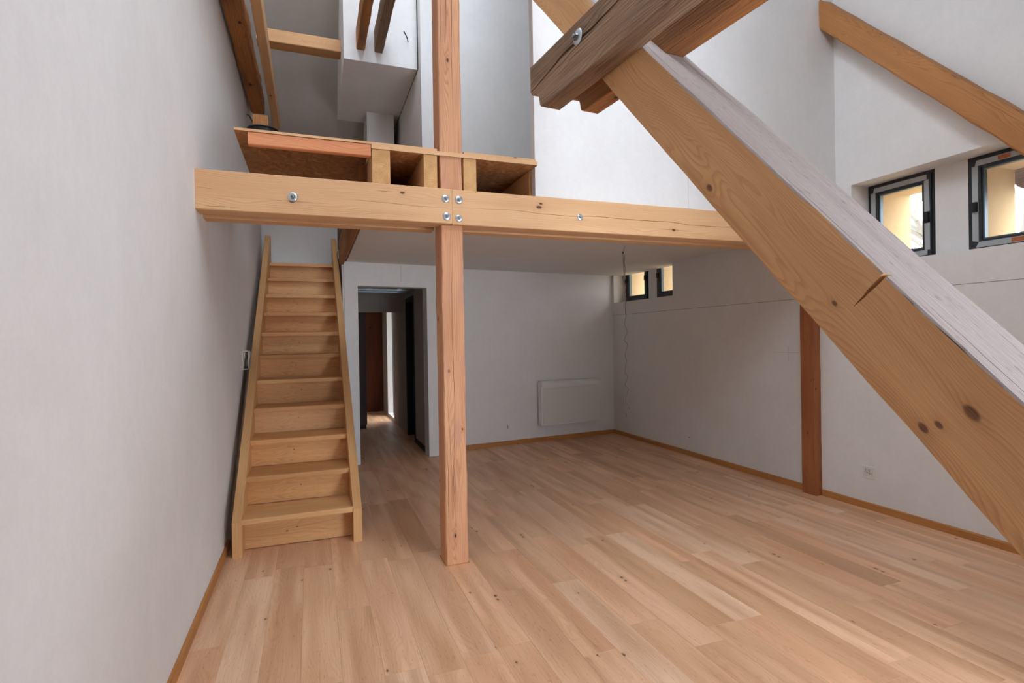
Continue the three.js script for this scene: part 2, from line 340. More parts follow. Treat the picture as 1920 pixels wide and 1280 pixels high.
// floor: slab and planks
{
  const floor = struct(new THREE.Group(), 'floor', 'oak floor of wide planks laid along the room');
  part(floor, 'subfloor', metreUV(box(XL - 0.2, XR + 0.5, -0.2, -0.012, -12.2, 1.4)), M.rawPlaster);
  const PW = 0.16867, x00 = -0.07, r = rng(9);
  const plank = (x0, x1, z0, z1) => {
    const gap = 0.0002, c = 0.0007, a = x0 + gap, b = x1 - gap, lo = z0 + gap, hi = z1 - gap, h = 0.012;
    // top, four chamfers, four sides
    const P = [], q = (A, B, C, D) => P.push(...A, ...B, ...C, ...A, ...C, ...D);
    const t = [[a + c, 0, hi - c], [b - c, 0, hi - c], [b - c, 0, lo + c], [a + c, 0, lo + c]], e = [[a, -c, hi], [b, -c, hi], [b, -c, lo], [a, -c, lo]], d = e.map(([x, , z]) => [x, -h, z]);
    q(...t);
    for (let i = 0; i < 4; i++) { const j = (i + 1) % 4; q(e[i], e[j], t[j], t[i]); q(d[i], d[j], e[j], e[i]); }
    const g = new THREE.BufferGeometry(); g.setAttribute('position', new THREE.Float32BufferAttribute(P, 3)); g.computeVertexNormals();
    return g;
  };
  const add = (x0, x1, zs, ze) => {
    let z = zs - r() * 1.1;
    for (;;) {
      const zn = z - 1.285, lo = Math.max(zn, ze), hi = Math.min(z, zs);
      if (hi - lo > 0.02) { const g = metreUV(plank(x0, x1, lo, hi), 2, r() * 0.9, r() * 2.6); part(floor, 'plank', g, FLOORS[Math.floor(r() * FLOORS.length)]); }
      z = zn; if (z <= ze) break;
    }
  };
  for (let i = -3; i < 27; i++) {
    const x0 = Math.max(x00 + i * PW, XL), x1 = Math.min(x00 + (i + 1) * PW, XR);
    if (x1 - x0 < 0.01) continue;
    const hall = x0 > 0.3 && x0 < 1.4;
    add(x0, x1, REAR_Z, hall ? -11.3 : -7.35);
  }
}
// left wall: one tall plastered wall under both slopes
const gable = (pts, x, t) => { const s = new THREE.Shape(pts.map(([z, y]) => new THREE.Vector2(-z, y))); const g = new THREE.ExtrudeGeometry(s, { depth: t, bevelEnabled: false }); g.rotateY(Math.PI / 2); g.translate(x, 0, 0); return g; };
const GABLE = [[REAR_Z + 0.2, -0.1], [REAR_Z + 0.2, NA - SL * (REAR_Z + 0.2)], [RIDGE_Z, RIDGE_Y], [-8.2, FA - SL * 8.2], [-8.2, -0.1]];
struct(new THREE.Mesh(metreUV(gable(GABLE, XL - 0.2, 0.2), 1), M.plaster), 'wall_left', 'tall smooth white plastered wall beside the staircase');
// right wall with two window niches; the outer leaf is cream rendered
const NICHES = [{ z0: -3.245, z1: -1.6, y0: 1.976, y1: 2.645 }, { z0: -7.025, z1: -5.63, y0: 1.928, y1: 2.62 }];
const NX = XR + 0.2;
const OPEN = [{ z0: -3.245, z1: -2.727, y0: 1.976, y1: 2.645, n: 0 }, { z0: -2.508, z1: -1.99, y0: 1.976, y1: 2.645, n: 0 }, { z0: -7.02, z1: -6.43, y0: 1.928, y1: 2.6, n: 1 }, { z0: -6.24, z1: -5.72, y0: 1.928, y1: 2.6, n: 1 }];
{
  const g = struct(new THREE.Group(), 'wall_right', 'white plastered side wall with small high windows in niches');
  let w = gable(GABLE, XR, 0.24);
  w = cut(w, [...NICHES.map((n) => box(XR - 0.1, NX, n.y0, n.y1, n.z0, n.z1)), ...[...OPEN, ...SIDE].map((o) => box(SIDE.includes(o) ? XR - 0.1 : XR, XR + 0.5, o.y0, o.y1, o.z0, o.z1))]);
  part(g, 'plaster_face', finish(w, { grain: 1 }), M.plaster);
  let o = gable(GABLE, XR + 0.24, 0.4);
  o = cut(o, [...OPEN, ...SIDE].map((q) => box(XR, XR + 1, q.y0 + 0.05, q.y1 - 0.05, q.z0 + 0.05, q.z1 - 0.05)));
  part(g, 'outer_leaf', finish(o, { grain: 1 }), M.cream, 'cream rendered outer leaf of the wall');
  part(g, 'joint_line', box(XR - 0.001, XR + 0.001, 1.744, 1.7475, -7.1, -1.0), M.pencil, 'thin grey board joint line');
  part(g, 'pencil_mark', box(XR - 0.0008, XR + 0.001, 1.2515, 1.253, -4.07, -3.72), M.mark, 'faint reddish layout cross');
  part(g, 'scuff_mark', box(XR - 0.0006, XR + 0.001, 0.212, 0.222, -5.37, -5.345), M.pencil); part(g, 'scuff_mark', box(XR - 0.0006, XR + 0.001, 0.4, 0.425, -6.66, -6.648), M.dark);
  part(g, 'pencil_mark', box(XR - 0.0008, XR + 0.001, 1.17, 1.31, -3.9012, -3.8998), M.mark);
}
// windows: dark frame, sash with strips of protective film, hinge blocks, pane
function windowUnit(name, o, label, filmy = true) {
  const g = struct(new THREE.Group(), name, label);
  const x = NX, w = o.z1 - o.z0, h = o.y1 - o.y0, zc = (o.z0 + o.z1) / 2;
  g.position.set(x, o.y0, zc);
  const bars = (t, d0, d1, inset, mat, nm, film) => {
    const a = w / 2 - inset, b = h - inset, c = inset;
    part(g, nm, box(d0, d1, c, c + t, -a, a), mat); part(g, nm, box(d0, d1, b - t, b, -a, a), mat);
    part(g, nm, box(d0, d1, c + t, b - t, -a, -a + t), mat); part(g, nm, box(d0, d1, c + t, b - t, a - t, a), mat);
  };
  bars(0.03, 0.0, 0.06, 0.0, M.anthracite, 'frame');
  bars(0.062, -0.012, 0.05, 0.022, M.anthracite, 'sash');
  if (filmy) {                                                                            // strips of pale film with mitred ends on the sash
    const strip = (x0, y0, x1, y1, m0, m1) => {
      const L = Math.hypot(x1 - x0, y1 - y0), s = new THREE.Shape(), t = 0.019; s.moveTo(0, -t); s.lineTo(L, -t + m1); s.lineTo(L - Math.abs(m1), t); s.lineTo(Math.abs(m0), t); s.closePath();
      const q = new THREE.ExtrudeGeometry(s, { depth: 0.002, bevelEnabled: false }); q.rotateZ(Math.atan2(y1 - y0, x1 - x0)); q.translate(x0, y0, 0); q.rotateY(-Math.PI / 2); q.translate(-0.0125, 0, 0); return q;
    };
    const a = w / 2 - 0.05, lo = 0.05, hi = h - 0.05;
    part(g, 'protective_film', strip(-a, lo, a, lo, 0.02, 0), M.film); part(g, 'protective_film', strip(-a, hi, a, hi, 0.01, 0), M.film);
    part(g, 'protective_film', strip(-a, lo + 0.02, -a, hi - 0.02, 0.01, 0), M.film); part(g, 'protective_film', strip(a, lo + 0.02, a, hi * 0.44, 0, 0), M.film); part(g, 'protective_film', strip(a, hi * 0.58, a, hi - 0.02, 0, 0.005), M.film);
  }
  bars(0.014, 0.006, 0.04, 0.082, M.gasket, 'glazing_bead');
  for (const s of [-1, 1]) part(g, 'hinge_block', box(-0.034, -0.008, h * 0.42, h * 0.52, s * (w / 2 - 0.05) - 0.016, s * (w / 2 - 0.05) + 0.016), M.black);
  part(g, 'pane', box(0.02, 0.024, 0.084, h - 0.084, -w / 2 + 0.084, w / 2 - 0.084), M.glass);
  return g;
}
windowUnit('window_1', OPEN[0], 'small dark framed window with film strips, tree outside');
{
  const w2 = windowUnit('window_2', OPEN[1], 'small dark framed window with film strips beneath the slanting strut'), org = std({ color: '#b5622f', roughness: 0.6 });
  part(w2, 'sticker', box(-0.0165, -0.0145, 0.037, 0.064, 0.0, 0.07), org); part(w2, 'sticker', box(-0.0165, -0.0145, 0.605, 0.632, -0.07, 0.0), org);
}
windowUnit('window_3', OPEN[2], 'small dark framed window next to the room corner', false);
windowUnit('window_4', OPEN[3], 'small dark framed window under the low ceiling, second from the corner', false);

SIDE.forEach((o, i) => {
  const f = struct(new THREE.Group(), 'window_' + (9 + i), 'tall white framed side window'), w = o.z1 - o.z0, h = o.y1 - o.y0, t = 0.05;
  f.position.set(XR + 0.12, o.y0, o.z0);
  part(f, 'frame', mergeGeometries([box(0, 0.07, 0, t, 0, w), box(0, 0.07, h - t, h, 0, w), box(0, 0.07, t, h - t, 0, t), box(0, 0.07, t, h - t, w - t, w)]), M.white);
  part(f, 'pane', box(0.03, 0.034, t, h - t, t, w - t), M.glass);
});
// roof slopes with roof windows
{
  const roof = struct(new THREE.Group(), 'ceiling', 'grey undercoated sloping attic ceiling with roof windows');
  const len = (z0, z1) => Math.abs(z1 - z0) * Math.hypot(1, SL);
  // near slope: local x = world x, local y = along the slope upward (towards -z)
  const zTop = RIDGE_Z, zBot = REAR_Z + 0.25, s = new THREE.Shape();
  const LL = len(zBot, zTop), x0 = XL - 0.25, x1 = XR + 0.65;
  s.moveTo(x0, 0); s.lineTo(x1, 0); s.lineTo(x1, LL); s.lineTo(x0, LL); s.closePath();
  for (const [cx, cz, w, l] of ROOF_WINDOWS) { const c = len(zBot, cz), h = new THREE.Path(); h.moveTo(cx - w / 2, c - l / 2); h.lineTo(cx + w / 2, c - l / 2); h.lineTo(cx + w / 2, c + l / 2); h.lineTo(cx - w / 2, c + l / 2); h.closePath(); s.holes.push(h); }
  const dirUp = new THREE.Vector3(0, SL, -1).normalize(), nOut = new THREE.Vector3(0, 1, SL).normalize();
  const basis = new THREE.Matrix4().makeBasis(new THREE.Vector3(1, 0, 0), dirUp, nOut).setPosition(0, NA - SL * zBot, zBot);
  const g1 = new THREE.ExtrudeGeometry(s, { depth: 0.22, bevelEnabled: false });
  let u1 = metreUV(g1, 1); u1.applyMatrix4(basis);
  part(roof, 'roof_slope', u1, M.roofBoard);
  const s2 = new THREE.Shape(), L2 = len(RIDGE_Z, -8.6); s2.moveTo(x0, 0); s2.lineTo(x1, 0); s2.lineTo(x1, L2 + 0.2); s2.lineTo(x0, L2 + 0.2); s2.closePath();
  const dUp = new THREE.Vector3(0, SL, 1).normalize(), n2 = new THREE.Vector3(0, 1, -SL).normalize();
  const u2 = metreUV(new THREE.ExtrudeGeometry(s2, { depth: 0.22, bevelEnabled: false }), 1);
  // local x mirrored so that the basis stays right-handed
  u2.applyMatrix4(new THREE.Matrix4().makeBasis(new THREE.Vector3(-1, 0, 0), dUp, n2).setPosition(x0 + x1, FA - SL * 8.6, -8.6));
  part(roof, 'roof_slope', u2, M.roofBoard);
  ROOF_WINDOWS.forEach(([cx, cz, w, l], i) => {
    const f = struct(new THREE.Group(), 'window_' + (5 + i), 'white framed roof window in the near slope');
    const q = new THREE.Matrix4().makeBasis(new THREE.Vector3(1, 0, 0), dirUp, nOut).setPosition(cx, NA - SL * cz, cz);
    f.applyMatrix4(q);
    const t = 0.045;
    part(f, 'frame', box(-w / 2, w / 2, -l / 2, -l / 2 + t, 0.06, 0.2), M.white); part(f, 'frame', box(-w / 2, w / 2, l / 2 - t, l / 2, 0.06, 0.2), M.white);
    part(f, 'frame', box(-w / 2, -w / 2 + t, -l / 2 + t, l / 2 - t, 0.06, 0.2), M.white); part(f, 'frame', box(w / 2 - t, w / 2, -l / 2 + t, l / 2 - t, 0.06, 0.2), M.white);
    part(f, 'pane', box(-w / 2 + t, w / 2 - t, -l / 2 + t, l / 2 - t, 0.12, 0.124), M.glass);
  });
}
{
  const x0 = XL - 0.2, x1 = XR + 0.64;
  const w = finish(cut(box(x0, x1, -0.1, NA - SL * (REAR_Z + 0.2), REAR_Z, REAR_Z + 0.2), [box(REAR.x0, REAR.x1, REAR.y0, REAR.y1, REAR_Z - 1, REAR_Z + 1)]), { grain: 1 });
  struct(new THREE.Mesh(w, M.plaster), 'wall_rear', 'white plastered eaves wall with a wide window');
  const f = struct(new THREE.Group(), 'window_8', 'wide white framed eaves window'), n = 1, ww = (REAR.x1 - REAR.x0) / n, hh = REAR.y1 - REAR.y0, t = 0.05;
  f.position.set(REAR.x0, REAR.y0, REAR_Z + 0.08);
  for (let i = 0; i < n; i++) {
    part(f, 'frame', mergeGeometries([box(i * ww, (i + 1) * ww, 0, t, 0, 0.07), box(i * ww, (i + 1) * ww, hh - t, hh, 0, 0.07), box(i * ww, i * ww + t, t, hh - t, 0, 0.07), box((i + 1) * ww - t, (i + 1) * ww, t, hh - t, 0, 0.07)]), M.white);
    part(f, 'pane', box(i * ww + t, (i + 1) * ww - t, t, hh - t, 0.03, 0.034), M.glass);
  }
}
struct(slab(XL, 1.85, -0.02, NA - SL * 0.75, 0.65, 0.75, M.plaster), 'wall_added_shade', 'added unseen white wall shading the near part of the tall wall');  // unseen wall, added to keep eaves window light off the near left wall
struct(slab(2.65, XR, -0.02, NA + SL * 0.9, -1.0, -0.9, M.plaster), 'wall_added_partition', 'added unseen white partition keeping the window side of the room dim');  // unseen partition, added to block light from the right wall and floor
// front wall of the loft room, standing on the cross beam
{
  const g = struct(new THREE.Group(), 'wall_loft', 'bright white boarded loft wall standing on the cross beam');
  const z0 = -3.45, z1 = -3.385, topY = NA - SL * -3.42 - 0.01;
  const xs = [1.43, 2.68, XR]; // two boards meet behind the strut
  part(g, 'wall_board', metreUV(box(xs[0], xs[1] - 0.001, 2.372, topY, z0, z1), 1), M.board);
  part(g, 'wall_board', metreUV(box(xs[1] + 0.001, xs[2], 2.372, topY, z0, z1), 1), M.board);
  part(g, 'base_seal', box(1.43, XR, 2.3615, 2.372, -3.44, -3.382), M.enamel);
}
// lower ceiling under the loft, back wall with the doorway, stair enclosure
struct(slab(0.385, XR + 0.2, CEIL, CEIL + 0.024, -8.2, -3.66, M.board, { grain: 0 }), 'ceiling_lower', 'low white ceiling under the loft');
const SK = R(6.2), CS = Math.cos(SK), SN = Math.sin(SK);
{
  const g = struct(new THREE.Group(), 'wall_back', 'white plastered back wall with an open doorway');
  g.position.set(4.2, 0, -7.07); g.rotation.y = SK;            // local x runs to the right along the wall, local z towards the room
  const lx = (x) => (x - 4.2) / CS;                            // along the wall from world x
  part(g, 'wall_face', metreUV(box(lx(1.45), 0.25, -0.05, CEIL + 0.02, -0.2, 0), 1), M.plaster);
  const f = 0.168;                                             // the doorway wall stands a little forward
  const d0 = lx(0.486), d1 = lx(1.305), e0 = lx(0.335), e1 = lx(1.56);
  part(g, 'door_wall', metreUV(box(e0, d0, -0.05, CEIL, -0.02, f), 1), M.plaster); part(g, 'door_wall', metreUV(box(d1, e1, -0.05, CEIL, 0, f), 1), M.plaster);
  part(g, 'door_wall', metreUV(box(d0, d1, 2.065, CEIL, 0, f), 1), M.plaster);
  part(g, 'scuff_mark', box(lx(2.445), lx(2.453), 0.22, 0.262, -0.0004, 0.0006), M.dark);
  part(g, 'hairline_crack', box(lx(0.99), lx(0.992), 2.12, CEIL - 0.01, f, f + 0.0006), M.pencil);
}
struct(slab(0.335, 0.42, -0.05, CEIL, -8.2, -6.50, M.plaster), 'wall_stair', 'plastered wall closing the side of the upper stair');
struct(slab(XL - 0.2, 0.42, -0.05, FA - SL * 8.2 + 0.06, -8.35, -8.2, M.plaster), 'wall_stair_end', 'white wall behind the top of the stair');
struct(slab(XL, 0.335, 2.0, FA - SL * 7.62, -7.6, -7.5, M.plaster), 'wall_knee', 'white knee wall behind the top step');
// loft: soffit box under the far slope, pillar, partition
{
  const box1 = cut(box(0.315, 0.985, 4.0, 6.6, -7.4, -5.17), [(() => { const g = box(-3, 3, 0, 6, -3, 0); return g.applyMatrix4(new THREE.Matrix4().makeBasis(new THREE.Vector3(1, 0, 0), new THREE.Vector3(0, 1, -SL).normalize(), new THREE.Vector3(0, SL, 1).normalize()).setPosition(1, RIDGE_Y, RIDGE_Z)); })()]);
  struct(new THREE.Mesh(finish(box1, { grain: 1 }), M.plaster), 'ceiling_box', 'white boxed-in shaft hanging from the far slope');
  struct(slab(0.985, 4.2, LOFT, 5.7, -5.12, -5.0, M.plaster), 'wall_partition', 'grey white partition wall inside the loft');
  struct(slab(0.987, 1.1, LOFT, 3.99, -6.6, -5.125, M.plaster), 'wall_return', 'short white return of the loft partition');
  struct(slab(0.62, 0.92, LOFT, 4.0, -7.0, -6.3, M.plaster), 'wall_pillar', 'short white pier under the boxed-in shaft');
  struct(slab(0.385, XR, LOFT - 0.02, LOFT, -8.0, -5.0, M.osb), 'floor_loft', 'boarded loft floor');
}
// hallway behind the doorway
{
  const h = struct(new THREE.Group(), 'wall_hall', 'unfinished grey plastered hallway walls');
  const X = 1.34;
  part(h, 'hall_face', metreUV(box(X, X + 0.15, -0.05, 2.4, -7.6, -6.7), 1), M.rawPlaster);
  part(h, 'hall_face', metreUV(box(X, X + 0.15, -0.05, 2.4, -9.7, -8.28), 1), M.rawPlaster);
  part(h, 'hall_face', metreUV(box(X, X + 0.15, 2.05, 2.4, -8.28, -7.6), 1), M.rawPlaster);
  part(h, 'hall_face', metreUV(box(X, X + 0.15, 2.06, 2.4, -10.6, -9.7), 1), M.rawPlaster);
  part(h, 'hall_face', metreUV(box(X, X + 0.15, -0.05, 2.4, -11.4, -10.6), 1), M.rawPlaster);
  part(h, 'hall_face', metreUV(box(0.3, 0.42, -0.05, 2.4, -11.4, -8.2), 1), M.rawPlaster);
  part(h, 'end_panel', metreUV(box(0.42, X, -0.05, 2.4, -11.4, -11.25), 1), M.hallWood, 'brown boarded end of the hallway');
  // a dark side room behind the opening
  part(h, 'side_room', metreUV(box(X + 0.15, X + 0.9, -0.05, 2.4, -8.4, -8.3), 1), M.rawPlaster); part(h, 'side_room', metreUV(box(X + 0.9, X + 1.0, -0.05, 2.4, -8.4, -7.2), 1), M.rawPlaster); 
  const c = struct(slab(0.3, X + 1.0, 2.4, 2.5, -11.4, -6.7, M.rawPlaster), 'ceiling_hall', 'bare ceiling of the hallway');
  struct(slab(0.42, X, 2.07, 2.1, -11.25, -9.25, M.plaster), 'ceiling_hall_board', 'white ceiling board at the far end of the hallway');
}
// baseboards
{
  const bb = (len, h = 0.055, t = 0.016) => { const s = new THREE.Shape(); s.moveTo(0, 0); s.lineTo(t, 0); s.lineTo(t, h - 0.012); s.quadraticCurveTo(t, h, t - 0.01, h); s.lineTo(0, h); s.closePath(); const g = new THREE.ExtrudeGeometry(s, { depth: len, bevelEnabled: false }); return metreUV(g, 2); };
  const l = struct(new THREE.Mesh(bb(5.4), M.base), 'baseboard_left', 'thin oak baseboard along the tall wall'); l.position.set(XL, 0, -4.25);
  const r1 = struct(new THREE.Mesh(bb(2.54), M.base), 'baseboard_right', 'thin oak baseboard between post and near corner'); r1.rotation.y = Math.PI; r1.position.set(XR, 0, -1.005); r1.scale.x = 1;
  const r2 = struct(new THREE.Mesh(bb(3.36), M.base), 'baseboard_far', 'thin oak baseboard between corner and wall post'); r2.rotation.y = Math.PI; r2.position.set(XR, 0, -3.705);
  const b = struct(new THREE.Mesh(bb(2.63), M.base), 'baseboard_back', 'thin oak baseboard under the radiator'); b.rotation.y = SK - Math.PI / 2; 
  b.position.set(4.2, 0, -7.07); b.position.x += -2.63 * CS; b.position.z += 2.63 * SN; b.rotation.y = SK + Math.PI / 2; b.position.set(4.2 - 2.63 * CS, 0, -7.07 + 2.63 * SN);
  b.scale.x = -1; b.rotation.y = SK + Math.PI / 2;
}
console.log('setting done');

// ------------------------------------------------------------------ timbers of the loft front
const faceZ = (W) => (a, b, d) => [a, b, W / 2 - d];   // front face (local +z) of a timber along x
{
  // front cross beam, two lengths that meet at the post
  const W = 0.14, H = 0.216, y = 2.145;
  const L1 = 0.8345 - XL, L2 = XR - 0.8365;
  const crack = (pts, w, d) => wedge(pts, w, d, faceZ(W));
  const line = (a0, a1, b, amp, n = 14, slope = 0, sd = 1) => [...Array(n)].map((_, i) => { const a = a0 + ((a1 - a0) * i) / (n - 1); return [a, b + slope * (a - a0) + amp * vn(a * 5 + sd, sd, 97, 97, sd)]; });
  const bl = timber({ at: [(XL + 0.8345) / 2, y, ZB - W / 2], len: L1, h: H, w: W, mat: M.spruce, endMat: M.end, name: 'cross_beam', label: 'light spruce cross beam with one bolt, between tall wall and post', group: 'cross beams under the loft', asGroup: 'timber', seed: 2,
    tools: [crack(line(0.75, 1.38, 0.105, 0.006, 16, -0.02, 3), 0.0022, 0.03), crack(line(0.0, 0.09, 0.115, 0.004, 8, -0.05, 5), 0.0022, 0.02)] });
  const c1 = (XL + 0.8345) / 2; bolt(bl, -0.089 - c1, 2.243 - y, W / 2, 1.05, 0.4); bolt(bl, 0.793 - c1, 2.298 - y, W / 2, 1, 0.8); bolt(bl, 0.798 - c1, 2.189 - y, W / 2, 1, 0.1);
  const br = timber({ at: [(XR + 0.8365) / 2, y - 0.004, ZB - W / 2 - 0.002], len: L2, h: H + 0.004, w: W, mat: M.spruce, endMat: M.end, name: 'cross_beam', label: 'light spruce cross beam with a long drying crack, carrying the white loft wall', group: 'cross beams under the loft', asGroup: 'timber', seed: 5,
    tools: [crack(line(0.001, 2.9, 0.112, 0.007, 40, -0.004, 7), 0.0034, 0.05)] });
  const c2 = (XR + 0.8365) / 2; bolt(br, 0.878 - c2, 2.297 - y + 0.004, W / 2, 1, 0.5); bolt(br, 0.876 - c2, 2.182 - y + 0.004, W / 2, 0.9, 0.2); bolt(br, 1.727 - c2, 2.241 - y + 0.004, W / 2, 0.85, 0.7);
  // rear cross beam
  timber({ at: [(XL + 0.765) / 2, y, -3.59], len: 0.765 - XL, h: H, w: 0.11, mat: M.spruce, name: 'cross_beam', label: 'rear cross beam behind the bolted one, over the staircase', group: 'cross beams under the loft', seed: 7 });
  timber({ at: [(XR + 0.91) / 2, y, -3.59], len: XR - 0.91, h: H, w: 0.11, mat: M.spruce, name: 'cross_beam', label: 'rear cross beam behind the cracked one, over the radiator room', group: 'cross beams under the loft', seed: 9 });
}
{
  // the post in the middle, notched around the front beam
  const Hh = 6.9, W = 0.142, D = 0.175;
  const n = 24, ln = (b, a0, a1, sd, amp = 0.006) => [...Array(n)].map((_, i) => { const a = a0 + ((a1 - a0) * i) / (n - 1); return [a, b + amp * vn(a * 4 + sd, sd, 97, 97, sd)]; });
  // local: x up the post, y from left (H) to right (0) once turned, z towards the room
  const front = (a, b, d) => [a, b, D / 2 - d];
  let g = timberRaw(Hh, W, D, { rough: 0.0022, seed: 4, ch: 0.006 });
  g = cut(g, [wedge(ln(0.078, 0.05, 2.1, 2), 0.0026, 0.04, front), wedge(ln(0.055, 2.7, 4.6, 3), 0.003, 0.04, front), wedge(ln(0.108, 0.3, 1.2, 8, 0.01), 0.0018, 0.03, front), box(2.141, 2.362, -1, 1, D / 2 - 0.1, 1)]);
  g = finish(g, { ou: 0.05, ov: 0.3, crease: 0.6 });
  g.translate(0, -W / 2, 0); g.rotateZ(Math.PI / 2);
  const o = top(new THREE.Mesh(g, M.red), 'timber_post'); o.position.set(0.842, 0, -3.352 - D / 2);
  tag(o, 'reddish square timber post standing free on the floor, passing behind the bolts', 'post');
  const trim = struct(new THREE.Mesh((() => { const s = new THREE.Shape(); s.moveTo(-0.085, -0.1); s.lineTo(0.085, -0.1); s.lineTo(0.085, 0.1); s.lineTo(-0.085, 0.1); s.closePath(); return box(-0.078, 0.078, 0, 0.0025, -0.094, 0.094); })(), M.base), 'trim_1', 'thin pale joint around the post foot'); trim.position.set(0.842, 0.0, -3.352 - D / 2);
  // post at the right wall
  const W2 = 0.075, D2 = 0.145;
  let q = timberRaw(2.14, W2, D2, { rough: 0.0016, seed: 11, ch: 0.004 });
  q = finish(q, { ou: 0.3, ov: 1.3, crease: 0.6 }); q.translate(0, -W2 / 2, 0); q.rotateZ(Math.PI / 2);
  const p2 = top(new THREE.Mesh(q, M.redder), 'timber_post'); p2.position.set(XR - W2 / 2, 0, -3.555 - D2 / 2);
  tag(p2, 'red brown timber post set against the white side wall', 'post');
}
// joists and loft decking
{
  const z0 = -3.34, z1 = -6.4, L = z0 - z1;
  const J = [[0.355, 0.461, 'pale glued joist with end grain showing, at the edge of the stair opening'], [0.667, 0.7495, 'pale glued joist end close beside the post, toward the staircase'], [0.921, 1.003, 'pale glued joist end close beside the post, toward the loft wall'], [1.417, 1.49, 'floor joist half hidden by the white loft wall']];
  J.forEach(([a, b, label], i) => timber({ at: [(a + b) / 2, 2.3615, (i === 3 ? -3.46 : z0) - (L - (i === 3 ? 0.12 : 0)) / 2], len: L - (i === 3 ? 0.12 : 0), h: 0.2105, w: b - a, axis: 'z', mat: M.spruce, endMat: M.end, name: 'floor_joist', label, category: 'joist', group: 'joists of the loft floor', seed: 12 + i, opts: { ch: 0.002 } }));
  timber({ at: [0.327, 2.3, -5.06], len: 2.82, h: 0.27, w: 0.05, axis: 'z', mat: M.brown, name: 'trimmer_joist', label: 'dark brown trimmer along the stair opening below the loft', category: 'joist', seed: 20 });
  const ply = (name, x0, x1, y0, y1, za, zb, mat, label, cat) => { const g = metreUV(box(-(x1 - x0) / 2, (x1 - x0) / 2, 0, y1 - y0, -(za - zb) / 2, (za - zb) / 2), 0, x0, y0); const m = top(new THREE.Mesh(regroup(g, (n) => (Math.abs(n.y) > 0.5 ? 1 : 0)), [M.spruce, mat]), name); m.position.set((x0 + x1) / 2, y0, (za + zb) / 2); return tag(m, label, cat); };
  // decking with a cut-out for the post
  const deck = (x0, x1, y0, y1, za, zb, label) => {
    let g = cut(box(x0, x1, 0, y1 - y0, zb, za), [box(0.7555, 0.9285, -1, 1, -3.545, -3.34)]);
    g = finish(g, { grain: 0, ou: y0 * 3 }); g = regroup(g, (n) => (Math.abs(n.y) > 0.5 ? 1 : 0)); const m = top(new THREE.Mesh(g, [M.spruce, M.osb]), 'deck_sheet'); m.position.y = y0; return tag(m, label, 'board', 'decking sheets of the loft');
  };
  deck(0.352, 1.4285, 2.5725, 2.5975, -3.335, -5.0, 'lower pale decking sheet lying on the joist ends');
  deck(0.354, 1.426, 2.598, 2.62, -3.36, -5.0, 'upper pale decking sheet, set back above the joist ends');
  ply('osb_sheet', -0.385, 0.351, 2.598, 2.612, -3.335, -4.9, M.osb, 'strand board sheet with visible underside, projecting over the staircase', 'board');
  timber({ at: [0.0165, 2.527, -3.36], len: 0.665, h: 0.07, w: 0.045, mat: M.salmon, name: 'edge_batten', label: 'salmon pink batten fixed under the strand board edge', category: 'batten', seed: 31 });
}
